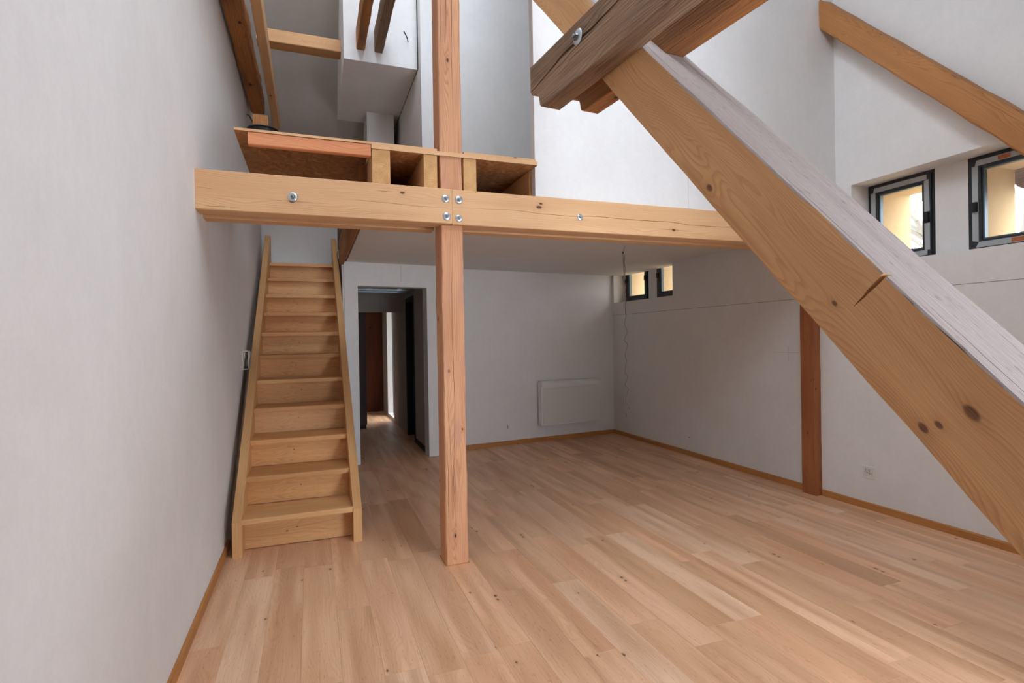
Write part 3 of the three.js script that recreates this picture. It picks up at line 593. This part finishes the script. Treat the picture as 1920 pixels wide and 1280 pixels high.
// ------------------------------------------------------------------ big strut, its clamp beams, strut at the right wall
{
  const yaw = R(-2.58), el = R(47.21), d = new THREE.Vector3(Math.sin(yaw) * Math.cos(el), Math.sin(el), -Math.cos(yaw) * Math.cos(el)), rt = new THREE.Vector3(Math.cos(yaw), 0, Math.sin(yaw)), up = rt.clone().cross(d);
  const w = 0.222, h = 0.201, O = new THREE.Vector3(1.18, 2.354, -1.6);
  const t0 = -3.35, t1 = 2.52, L = t1 - t0;
  // local: x along d, y up, z = x cross y
  const zl = d.clone().cross(up);                                   // points right or left
  const s = zl.dot(rt) > 0 ? 1 : -1;
  const m4 = new THREE.Matrix4().makeBasis(d, up, zl).setPosition(O.clone().addScaledVector(d, t0).addScaledVector(up, -h).addScaledVector(rt, w / 2));
  const inv = m4.clone().invert();
  const lfz = -s * w / 2;                                            // local z of the left face
  const along = (px) => px;                                          // distance along the strut
  let g = timberRaw(L, h, w, { rough: 0.0018, seed: 6, ch: 0.005 });
  const floorBox = box(-10, 10, -10, 0.0, -10, 10).applyMatrix4(inv), wallBox = box(-10, 10, -10, 10, -10, -3.386).applyMatrix4(inv);
  // saw cut in the left face running up from the upper edge
  const leftFace = (a, b, dd) => [a, b, lfz + s * dd];
  const gash = wedge([...Array(13)].map((_, i) => [-0.1 + 0.2 * i / 12, 0.0008 * Math.sin(i * 2.3)]), 0.013, 0.03, (a, b, dd) => leftFace(2.257 + b, h - a, dd));
  const notch = (x, z, T2, len) => { const q = box(-0.002, len, -0.0015, 0.2335, -T2 - 0.0015, 0.0015), t = new THREE.Vector3(0.092, 0, 1).normalize(), u = new THREE.Vector3(0, 1, 0); return q.applyMatrix4(new THREE.Matrix4().makeBasis(t, u, t.clone().cross(u)).setPosition(x, 2.5, z)).applyMatrix4(inv); };
  g = cut(g, [floorBox, wallBox, gash, notch(1.0127, -2.44, 0.098, 2.3), notch(1.2185, -2.424, 0.088, 2.28)]);
  g = finish(g, { ou: 0.22, ov: 0.4, crease: 0.6, rule: (n, mid) => (n.y > 0.55 && mid.y > h - 0.03 ? 1 : 0) });
  const o = top(new THREE.Mesh(g, [M.larch, M.grey]), 'diagonal_strut'); o.applyMatrix4(m4);
  tag(o, 'massive slanting timber strut with grey weathered upper face, clasped by dark beams', 'strut');

  // clamp beams: profile with an ogee nose, seen from the side
  const clamp = (x, z, T2, len, mat, label, cracks) => {
    const sh = new THREE.Shape(), H = 0.232;
    sh.moveTo(0, H); sh.lineTo(0, 0.112); sh.lineTo(0.012, 0.094); sh.lineTo(0.044, 0.086); sh.bezierCurveTo(0.075, 0.078, 0.085, 0.05, 0.088, 0.03); sh.bezierCurveTo(0.09, 0.012, 0.1, 0.004, 0.115, 0); sh.lineTo(len, 0); sh.lineTo(len, H); sh.closePath();
    let g = new THREE.ExtrudeGeometry(sh, { depth: T2 - 0.006, bevelEnabled: true, bevelThickness: 0.003, bevelSize: 0.004, bevelOffset: -0.004, bevelSegments: 1, curveSegments: 8 });
    g.translate(0, 0, -T2 + 0.003);
    g = g.index ? g.toNonIndexed() : g;
    if (cracks) g = cut(g, cracks);
    g = finish(g, { ou: x, ov: z, crease: 0.5 });
    const k = 0.092, t = new THREE.Vector3(k, 0, 1).normalize(), u = new THREE.Vector3(0, 1, 0), zz = t.clone().cross(u);
    const c = top(new THREE.Group(), 'clamp_beam'); c.applyMatrix4(new THREE.Matrix4().makeBasis(t, u, zz).setPosition(x, 2.5, z));
    part(c, 'timber', g, mat);
    return tag(c, label, 'beam', 'clamp beams on the strut');
  };
  const side = (a, b, dd) => [a, b, -dd];
  const pl = (pts, n = 26, amp = 0.003, sd = 3) => { const c = new THREE.CatmullRomCurve3(pts.map(([a, b]) => new THREE.Vector3(a, b, 0))); return c.getPoints(n).map((p) => [p.x, p.y + amp * vn(p.x * 22, sd, 997, 97, sd)]); };
  const near = clamp(1.0127, -2.44, 0.098, 2.3, M.old, 'dark old clamp beam with deep crack and bolt on the strut',
    [wedge(pl([[-0.05, 0.098], [0.1, 0.118], [0.3, 0.146], [0.5, 0.146], [0.75, 0.16], [1.3, 0.17]], 30, 0.004, 3), 0.013, 0.05, side), wedge(pl([[0.12, 0.112], [0.3, 0.116], [0.42, 0.128], [0.6, 0.135]], 16, 0.003, 5), 0.004, 0.02, side), wedge(pl([[0.3, 0.155], [0.45, 0.172], [0.58, 0.196]], 14, 0.002, 7), 0.004, 0.02, side)]);
  const b = bolt(near, 0.432, 0.161, 0.0, 1.32, 0.3); 
  clamp(1.2185, -2.424, 0.088, 2.28, M.brown, 'brown clamp beam behind the strut, partner of the dark one');

  // strut at the right wall
  const yaw2 = R(0), el2 = R(47.5), d2 = new THREE.Vector3(Math.sin(yaw2) * Math.cos(el2), Math.sin(el2), -Math.cos(yaw2) * Math.cos(el2)), rt2 = new THREE.Vector3(Math.cos(yaw2), 0, Math.sin(yaw2)), up2 = rt2.clone().cross(d2), zl2 = d2.clone().cross(up2);
  const h2 = 0.166, w2 = 0.15, O2 = new THREE.Vector3(4.035, 2.5, -2.03);
  const m5 = new THREE.Matrix4().makeBasis(d2, up2, zl2).setPosition(O2.clone().addScaledVector(d2, -3.6).addScaledVector(rt2, w2 / 2)), inv5 = m5.clone().invert();
  let q = timberRaw(5.8, h2, w2, { rough: 0.004, seed: 16, ch: 0.012 });
  q = cut(q, [box(-10, 10, -10, 0.0, -10, 10).applyMatrix4(inv5), box(-10, 10, -10, 10, -1.005, 10).applyMatrix4(inv5), box(-10, 10, -10, 10, -10, -3.386).applyMatrix4(inv5)]);
  q = finish(q, { ou: 0.35, ov: 1.7, crease: 0.6 });
  const o2 = top(new THREE.Mesh(q, std({ map: T.larch, color: '#dcc6ac', roughness: 0.7, bumpMap: woodBump, bumpScale: 0.002 })), 'diagonal_strut'); o2.applyMatrix4(m5);
  tag(o2, 'slimmer slanting strut lying against the side wall above the windows', 'strut');
}
// ------------------------------------------------------------------ timbers inside the loft
{
  const zb = -5.2;
  timber({ at: [0.463, 4.1, -4.0], len: 2.38, h: 0.2, w: 0.075, axis: 'z', mat: M.brown, name: 'loft_tie', label: 'brown tie beam ending on the shaft, paler of the pair', group: 'tie beams in the loft', seed: 41, opts: { rough: 0.002, ch: 0.006 } });
  timber({ at: [0.625, 4.1, -4.0], len: 2.38, h: 0.2, w: 0.075, axis: 'z', mat: M.old, name: 'loft_tie', label: 'darker brown tie beam ending on the shaft, closer to the post', group: 'tie beams in the loft', seed: 43, opts: { rough: 0.002, ch: 0.006 } });
  timber({ at: [-0.065, 4.272, -5.68], len: 0.76, h: 0.12, w: 0.16, mat: M.larch, name: 'collar_beam', label: 'golden collar beam crossing from the tall wall to the shaft', seed: 45, opts: { rough: 0.002, ch: 0.006 } });
  timber({ at: [-0.33, 3.8, -4.4], len: 4.4, h: 0.15, w: 0.07, axis: 'z', mat: M.spruce, name: 'loft_tie', label: 'new light tie beam running beside the tall wall', group: 'tie beams in the loft', seed: 47 });
  timber({ at: [-0.49, 3.8, -4.2], len: 4.0, h: 0.19, w: 0.13, axis: 'z', mat: M.brown, name: 'loft_tie', label: 'rough old brown tie beam hugging the tall wall', group: 'tie beams in the loft', seed: 49, opts: { rough: 0.008, ch: 0.012 } });
}
// ------------------------------------------------------------------ staircase
{
  const st = top(new THREE.Group(), 'staircase'); st.position.set(-0.103, 0, -4.0);
  tag(st, 'steep straight oak staircase with closed risers beside the tall wall', 'stairs');
  const X0 = -0.518 + 0.103, X1 = 0.312 + 0.103, t = 0.06, rise = 0.2125, go = 0.301;
  const zz = (z) => -(z + 4.0);                                        // run from the foot
  const sh = new THREE.Shape(); const slope = 0.762;
  const topLine = (r) => 0.235 + slope * r, off = 0.36;
  sh.moveTo(0, 0); sh.lineTo(0, 0.235); sh.lineTo(3.28, topLine(3.28)); sh.lineTo(3.34, topLine(3.28) - 0.03); sh.lineTo(3.34, topLine(3.34) - off); sh.lineTo((off - 0.235) / slope, 0); sh.closePath();
  const sg = () => { let g = new THREE.ExtrudeGeometry(sh, { depth: t - 0.004, bevelEnabled: true, bevelThickness: 0.002, bevelSize: 0.002, bevelOffset: -0.002, bevelSegments: 1 }); g = g.index ? g.toNonIndexed() : g; return g; };
  // grain runs along the slope: uv on the turned board
  const A = Math.atan(slope);
  const make = () => { let g = sg(); g.rotateZ(-A); g = metreUV(toCreasedNormals(g, 0.4), 0); g.rotateZ(A); g.translate(0, 0, 0.002); g.rotateY(Math.PI / 2); return g; }; // extrude -> +x, run -> -z
  const g1 = make(); const a = part(st, 'stringer', g1, M.stair); a.position.x = X0; const b = part(st, 'stringer', g1, M.stair); b.position.x = X1 - t;
  const wdt = X1 - X0 - 2 * t + 0.02, TH = 0.036;
  const tread = (() => { const s = new THREE.Shape(); s.moveTo(0, 0); s.lineTo(0.345, 0); s.lineTo(0.345, TH); s.lineTo(0.008, TH); s.quadraticCurveTo(0, TH, 0, TH - 0.008); s.closePath(); let g = new THREE.ExtrudeGeometry(s, { depth: wdt, bevelEnabled: false }); g = metreUV(toCreasedNormals(g.index ? g.toNonIndexed() : g, 0.5), 2); g.rotateY(Math.PI / 2); g.translate(-wdt / 2, -TH, 0); return g; })();
  const riser = metreUV(box(-wdt / 2, wdt / 2, 0, rise - TH, -0.018, 0), 0, 0.1, 0.2), riser1 = metreUV(box(-wdt / 2, wdt / 2, 0, 0.247 - TH - 0.006, -0.018, 0), 0, 0.3, 0.2);
  const mats = ['#ffffff', '#f2e8dd', '#fff3e6', '#e8dccd'].map((c) => { const m = M.stair.clone(); m.color.set(c); return m; }), rm = ['#ffffff', '#f2e8dd', '#fff3e6'].map((c) => { const m = M.riser.clone(); m.color.set(c); return m; });
  for (let i = 0; i < 11; i++) {
    const y = 0.247 + rise * i, z = -0.012 - go * i;
    const tr = part(st, 'tread', tread, mats[(i * 3) % 4]); tr.position.set(0, y, z);
    const r = part(st, 'riser', i ? riser : riser1, rm[i % 3]); r.position.set(0, i ? y - rise : 0.006, z - (i ? 0.06 : 0.13));
    // a dark knot mark on each riser
    const k = part(r, 'knot', (() => { const g = new THREE.CylinderGeometry(0.004, 0.004, 0.0008, 10); g.rotateX(Math.PI / 2); g.scale(1.5, 0.8, 1); return g; })(), M.dark); k.position.set(-0.02 + 0.03 * Math.sin(i * 2.1), rise * 0.52, 0.0004);
  }
}
// ------------------------------------------------------------------ radiator, socket, back box, wire
{
  const r = top(new THREE.Group(), 'panel_radiator'); tag(r, 'white flat electric panel radiator hung low on the back wall', 'radiator');
  r.position.set(3.389, 0.226, -6.982); r.rotation.y = SK;
  const W = 0.97, H = 0.605;
  const rb = (w, h, d, rr, z) => { const s = new THREE.Shape(), x = w / 2; s.moveTo(-x + rr, 0); s.lineTo(x - rr, 0); s.quadraticCurveTo(x, 0, x, rr); s.lineTo(x, h - rr); s.quadraticCurveTo(x, h, x - rr, h); s.lineTo(-x + rr, h); s.quadraticCurveTo(-x, h, -x, h - rr); s.lineTo(-x, rr); s.quadraticCurveTo(-x, 0, -x + rr, 0); const g = new THREE.ExtrudeGeometry(s, { depth: d, bevelEnabled: true, bevelSize: 0.004, bevelThickness: 0.004, bevelSegments: 2, bevelOffset: -0.004 }); g.translate(0, 0, z); return g; };
  const bd = part(r, 'body', rb(W, H - 0.01, 0.034, 0.01, 0.026), M.enamel); bd.position.x = -0.004;
  part(r, 'front_panel', rb(W - 0.012, H - 0.012, 0.02, 0.012, 0.076), M.white);
  part(r, 'inset_panel', rb(W - 0.06, H - 0.115, 0.006, 0.006, 0.1), M.enamel).position.y = 0.022;
  part(r, 'top_cowl', (() => { const s = new THREE.Shape(); s.moveTo(0.02, 0); s.lineTo(0.1, -0.004); s.lineTo(0.128, -0.03); s.lineTo(0.13, -0.078); s.lineTo(0.122, -0.078); s.lineTo(0.1, -0.07); s.lineTo(0.02, -0.03); s.closePath(); const g = new THREE.ExtrudeGeometry(s, { depth: W - 0.02, bevelEnabled: false }); g.rotateY(-Math.PI / 2); g.translate((W - 0.02) / 2, H + 0.006, 0); return g; })(), M.white);
  part(r, 'bottom_lip', box(-W / 2 + 0.015, W / 2 - 0.015, 0.0, 0.014, 0.1, 0.118), M.white);
  for (const s of [-1, 1]) part(r, 'wall_bracket', box(s * 0.3 - 0.02, s * 0.3 + 0.02, 0.1, 0.4, 0.0, 0.03), M.zinc);
  r.position.z += 0.0; 
}
{
  const s = top(new THREE.Group(), 'wall_socket'); tag(s, 'white square socket plate low on the side wall', 'socket');
  s.position.set(XR, 0.25, -3.126); s.rotation.y = -Math.PI / 2;
  const W = 0.115, H = 0.098;
  const sh = new THREE.Shape(); sh.moveTo(-W / 2, 0); sh.lineTo(W / 2, 0); sh.lineTo(W / 2, H); sh.lineTo(-W / 2, H); sh.closePath();
  part(s, 'plate', (() => { const g = new THREE.ExtrudeGeometry(sh, { depth: 0.006, bevelEnabled: true, bevelSize: 0.002, bevelThickness: 0.002, bevelSegments: 1, bevelOffset: -0.002 }); return g; })(), M.white);
  const cv = document.createElement('canvas'); cv.width = 256; cv.height = 224; const c = cv.getContext('2d');
  c.fillStyle = '#dddbd7'; c.fillRect(0, 0, 256, 224); c.strokeStyle = '#5c5852'; c.lineCap = 'round'; c.lineWidth = 12;
  const pth = (...p) => { c.beginPath(); p.forEach(([x, y], i) => (i ? c.lineTo(x, y) : c.moveTo(x, y))); c.stroke(); };
  pth([70, 38], [66, 86]); c.lineWidth = 8; pth([100, 46], [116, 60]); pth([96, 84], [102, 88]); c.lineWidth = 10; c.beginPath(); c.arc(158, 66, 18, 3.4, 7.5); c.stroke(); pth([150, 86], [164, 90]);
  c.strokeStyle = '#77726b'; c.lineWidth = 8; pth([34, 112], [58, 100], [74, 106]); pth([92, 112], [124, 110], [112, 130], [68, 138]); pth([128, 136], [150, 140], [172, 116]); c.beginPath(); c.ellipse(184, 132, 22, 18, 0.3, 0, 7); c.stroke();
  const t = new THREE.CanvasTexture(cv); t.colorSpace = THREE.SRGBColorSpace;
  const pg = new THREE.PlaneGeometry(W - 0.026, H - 0.022); pg.translate(0, H / 2, 0.0086);
  part(s, 'printed_insert', pg, std({ map: t, roughness: 0.5 }), 'insert with small dark printed marks');
}
{
  // open white back box standing out of the tall wall beside the stair
  const s = top(new THREE.Group(), 'junction_box'); tag(s, 'small open white junction box frame on the tall wall by the staircase', 'socket');
  s.position.set(XL, 1.19, -5.36);
  const w = 0.115, h = 0.165, d = 0.05, t = 0.006;
  part(s, 'back_rim', (() => mergeGeometries([box(0, 0.004, 0, h + 0.02, -w / 2 - 0.012, -w / 2), box(0, 0.004, 0, h + 0.02, w / 2, w / 2 + 0.012), box(0, 0.004, h + 0.008, h + 0.02, -w / 2, w / 2), box(0, 0.004, 0, 0.01, -w / 2, w / 2)]))(), M.white);
  part(s, 'wire_frame', mergeGeometries([box(d - t, d, 0.005, h, -w / 2, -w / 2 + t), box(d - t, d, 0.005, h, w / 2 - t, w / 2), box(d - t, d, h - t, h, -w / 2, w / 2), box(d - t, d, 0.0, t, -w / 2, w / 2), box(0, d, h - t, h, w / 2 - t, w / 2), box(0, d, 0, t, w / 2 - t, w / 2), box(0, d, 0, t, -w / 2, -w / 2 + t), box(0, d, h - t, h, -w / 2, -w / 2 + t)]), M.white);
  part(s, 'paper_slip', box(0.03, 0.031, 0.008, 0.09, -w / 2 + 0.01, w / 2 - 0.01), M.rawPlaster);
}
{
  // wire hanging from the low ceiling
  const g = top(new THREE.Group(), 'hanging_wire'); tag(g, 'thin kinked electric wire hanging from the low ceiling', 'wire'); g.position.set(2.936, 0, -4.703);
  const r = rng(5), pts = []; for (let i = 0; i <= 40; i++) { const y = 2.24 - (1.62 * i) / 40; const a = Math.min(1, i / 6); pts.push(new THREE.Vector3(0.006 + a * 0.014 * Math.sin(i * 1.7 + 2 * r()), y, a * 0.01 * Math.cos(i * 2.3))); }
  part(g, 'strand', new THREE.TubeGeometry(new THREE.CatmullRomCurve3(pts), 160, 0.0028, 5), M.wire);
  part(g, 'strand', new THREE.TubeGeometry(new THREE.CatmullRomCurve3([new THREE.Vector3(0.01, CEIL, 0), new THREE.Vector3(-0.002, 2.29, 0), new THREE.Vector3(-0.012, 2.262, 0), new THREE.Vector3(-0.01, 2.1, 0.004), new THREE.Vector3(-0.006, 1.98, 0.004), new THREE.Vector3(0.006, 1.9, 0)]), 40, 0.0026, 5), M.wire);
  part(g, 'connector', new THREE.CylinderGeometry(0.006, 0.005, 0.02, 8).translate(-0.012, 2.262, 0), M.dark);
}
// ------------------------------------------------------------------ things in the loft and the hallway
{
  const blk = timber({ at: [-0.36, 2.612, -4.35], len: 0.43, h: 0.1, w: 0.12, axis: 'y', mat: M.brown, name: 'timber_offcut', label: 'short brown timber offcut standing upright on the strand board', category: 'offcut', seed: 61 });
  blk.position.set(-0.32, 2.612, -4.3);
  const bin = top(new THREE.Group(), 'plastic_bin'); tag(bin, 'black plastic bin on the strand board next to the offcut', 'bin'); bin.position.set(-0.285, 2.612, -4.02);
  part(bin, 'body', (() => { const g = new THREE.CylinderGeometry(0.095, 0.08, 0.24, 24, 1, true); g.translate(0, 0.12, 0); return g; })(), std({ color: '#101112', roughness: 0.5, side: THREE.DoubleSide }));
  part(bin, 'bottom', new THREE.CylinderGeometry(0.08, 0.08, 0.006, 24).translate(0, 0.003, 0), M.black);
  part(bin, 'rim', new THREE.TorusGeometry(0.096, 0.006, 8, 32).rotateX(Math.PI / 2).translate(0, 0.24, 0), M.black);
  const cb = tag(top(new THREE.Mesh(new THREE.TubeGeometry(new THREE.CatmullRomCurve3([[XL + 0.008, 3.69, -5.975], [-0.55, 3.66, -5.9], [-0.5, 3.505, -5.567], [-0.46, 3.4, -5.5], [-0.44, 3.2, -5.45], [-0.43, 2.9, -5.42], [-0.42, 2.64, -5.4]].map((p) => new THREE.Vector3(...p))), 50, 0.006, 7), M.black), 'loft_cable'), 'black cable hanging out of the tall wall behind the strand board', 'cable');
  const cb2 = tag(top(new THREE.Mesh(new THREE.TubeGeometry(new THREE.CatmullRomCurve3([[0.9, 4.25, -5.17], [0.88, 4.25, -5.1], [0.84, 4.27, -5.04]].map((p) => new THREE.Vector3(...p))), 20, 0.005, 6), M.dark), 'cable_stub'), 'short dark cable stub poking from the boxed-in shaft', 'cable');
}
{
  // ceiling rails in the hallway
  const rail = top(new THREE.Group(), 'ceiling_rail'); rail.position.set(0.9, 2.1, -7.45); tag(rail, 'galvanised grid of ceiling rails visible inside the doorway', 'rail');
  for (const z of [-0.35, -0.05, 0.35]) part(rail, 'cross_rail', box(-0.46, 0.43, 0, 0.025, z - 0.03, z + 0.03), M.zincDark);
  part(rail, 'long_rail', box(-0.2, -0.14, 0.025, 0.05, -0.6, 0.6), M.zinc); part(rail, 'long_rail', box(0.2, 0.26, 0.025, 0.05, -0.6, 0.6), M.zinc);
  for (const [x, z] of [[-0.17, -0.3], [-0.17, 0.3], [0.23, -0.3], [0.23, 0.3]]) part(rail, 'hanger', box(x - 0.006, x + 0.006, 0.05, 0.3, z - 0.001, z + 0.001), M.zinc);
  const leaf = top(new THREE.Group(), 'wooden_cabinet'); tag(leaf, 'tall dark brown wooden cabinet inside the hallway', 'cabinet'); leaf.position.set(0.62, 0, -9.37);
  part(leaf, 'body', metreUV(box(-0.2, 0.2, 0.06, 2.035, -0.24, 0.24), 1), M.hallDoor); part(leaf, 'plinth', box(-0.19, 0.19, 0, 0.06, -0.23, 0.22), M.dark);
  part(leaf, 'door', metreUV(box(-0.195, 0.195, 0.07, 2.03, 0.24, 0.258), 1), M.hallDoor);
  // glazed side light in the hall wall
  const w = struct(new THREE.Group(), 'window_10', 'tall narrow glazed opening lighting the hallway'); w.position.set(1.42, 0, -10.15);
  part(w, 'frame', mergeGeometries([box(-0.08, 0.03, 0, 2.06, -0.45, -0.39), box(-0.08, 0.03, 0, 2.06, 0.39, 0.45), box(-0.08, 0.03, 2.0, 2.06, -0.39, 0.39), box(-0.08, 0.03, 0, 0.05, -0.39, 0.39)]), M.enamel);
  part(w, 'glazing_bar', box(-0.03, 0.0, 0.05, 2.0, -0.08, -0.04), M.gasket);
  part(w, 'pane', box(-0.004, 0.0, 0.05, 2.0, -0.39, 0.39), M.glass);
  // dark door frame of the side room
  const d = struct(new THREE.Group(), 'door_1', 'dark metal door frame in the hallway wall'); d.position.set(1.34, 0, -7.94);
  part(d, 'frame', mergeGeometries([box(-0.01, 0.14, 0, 2.05, -0.34, -0.29), box(-0.01, 0.14, 0, 2.05, 0.29, 0.34), box(-0.01, 0.14, 2.0, 2.05, -0.29, 0.29)]), M.black);
  part(d, 'leaf', box(0.09, 0.13, 0.005, 2.0, -0.288, 0.288), M.black);
  struct(new THREE.Mesh(metreUV(box(1.324, 1.34, 0, 0.06, -7.6, -6.75), 2), M.dark), 'baseboard_hall', 'dark baseboard inside the doorway');
}
// ------------------------------------------------------------------ outside: tree, neighbouring house, rafter tail
{
  const tr = top(new THREE.Group(), 'bare_tree'); tag(tr, 'bare leafless tree outside the small high windows', 'tree'); tr.position.set(10.5, -3, -5.6);
  const r = rng(31);
  const limb = (name, p, dir, len, rad, depth, into) => {
    const pts = [p.clone()], q = p.clone(), dd = dir.clone(); for (let i = 0; i < 5; i++) { dd.x += (r() - 0.5) * 0.3; dd.z += (r() - 0.5) * 0.3; dd.y += 0.05; dd.normalize(); q.addScaledVector(dd, len / 5); pts.push(q.clone()); }
    const c = new THREE.CatmullRomCurve3(pts), n = 8, gs = new THREE.TubeGeometry(c, n, 1, 6), pos = gs.attributes.position;
    for (let i = 0; i <= n; i++) { const P = c.getPointAt(i / n), s = rad * (1 - 0.6 * (i / n)); for (let j = 0; j <= 6; j++) { const k = i * 7 + j, v = new THREE.Vector3().fromBufferAttribute(pos, k).sub(P).multiplyScalar(s).add(P); pos.setXYZ(k, v.x, v.y, v.z); } }
    gs.computeVertexNormals(); into.push(gs);
    if (depth > 0) for (let i = 0; i < 4; i++) { const t = 0.35 + 0.18 * i, s = c.getPointAt(Math.min(1, t)), a = r() * 6.28, nd = dd.clone().add(new THREE.Vector3(Math.cos(a), 0.15 + r() * 0.4, Math.sin(a)).multiplyScalar(0.9)).normalize(); limb(name, s, nd, len * 0.55, rad * 0.42, depth - 1, into); }
    return c;
  };
  const trunk = []; const c = limb('trunk', new THREE.Vector3(0, 0, 0), new THREE.Vector3(0.1, 1, 0), 4.4, 0.2, 0, trunk); part(tr, 'trunk', trunk[0], M.bark);
  for (let i = 0; i < 7; i++) { const into = []; const a = i * 0.9 + 0.4; limb('branch', c.getPointAt(Math.min(1, 0.6 + i * 0.065)), new THREE.Vector3(Math.cos(a), 0.7 + 0.1 * i, Math.sin(a)).normalize(), 3.4, 0.1, 1, into); part(tr, 'branch', mergeGeometries(into), M.bark); }
  const h = top(new THREE.Group(), 'neighbour_house'); tag(h, 'neighbouring house with orange tiled roof beyond the tree', 'house'); h.position.set(24, -4, -13);
  part(h, 'wall', metreUV(box(-4, 4, 0, 5.4, -9, 9), 1), M.cream);
  for (const s of [-1, 1]) { const g = box(-0.1, 4.6, -0.12, 0, -9.4, 9.4); g.rotateZ(-R(27)); if (s < 0) g.scale(-1, 1, 1); if (s < 0) { const ix = g.index.array; for (let i = 0; i < ix.length; i += 3) { const q = ix[i]; ix[i] = ix[i + 2]; ix[i + 2] = q; } g.computeVertexNormals(); } g.translate(0, 7.5, 0); part(h, 'roof_slope', g, M.tile); }
  const gnd = slab(5.0, 60, -4.2, -4, -60, 40, std({ color: '#8f8a7c', roughness: 1 })); struct(gnd, 'ground', 'pale ground outside the house');
  // rafter tail under the eaves outside window 2
  const s = new THREE.Shape(); s.moveTo(0, 0.24); s.lineTo(0, 0.16); s.lineTo(0.03, 0.15); s.quadraticCurveTo(0.08, 0.14, 0.1, 0.08); s.lineTo(0.14, 0.07); s.quadraticCurveTo(0.17, 0.02, 0.24, 0); s.lineTo(0.8, 0); s.lineTo(0.8, 0.24); s.closePath();
  const g = new THREE.ExtrudeGeometry(s, { depth: 0.12, bevelEnabled: false });
  const rt = top(new THREE.Mesh(finish(g.index ? g.toNonIndexed() : g, {}), M.old), 'rafter_tail'); rt.rotation.y = Math.PI / 2; rt.position.set(4.98, 2.43, -2.61); rt.rotation.y = -Math.PI / 2; tag(rt, 'carved brown rafter tail outside the window beneath the strut', 'rafter');
}
shade(scene);
renderer.render(scene, camera);
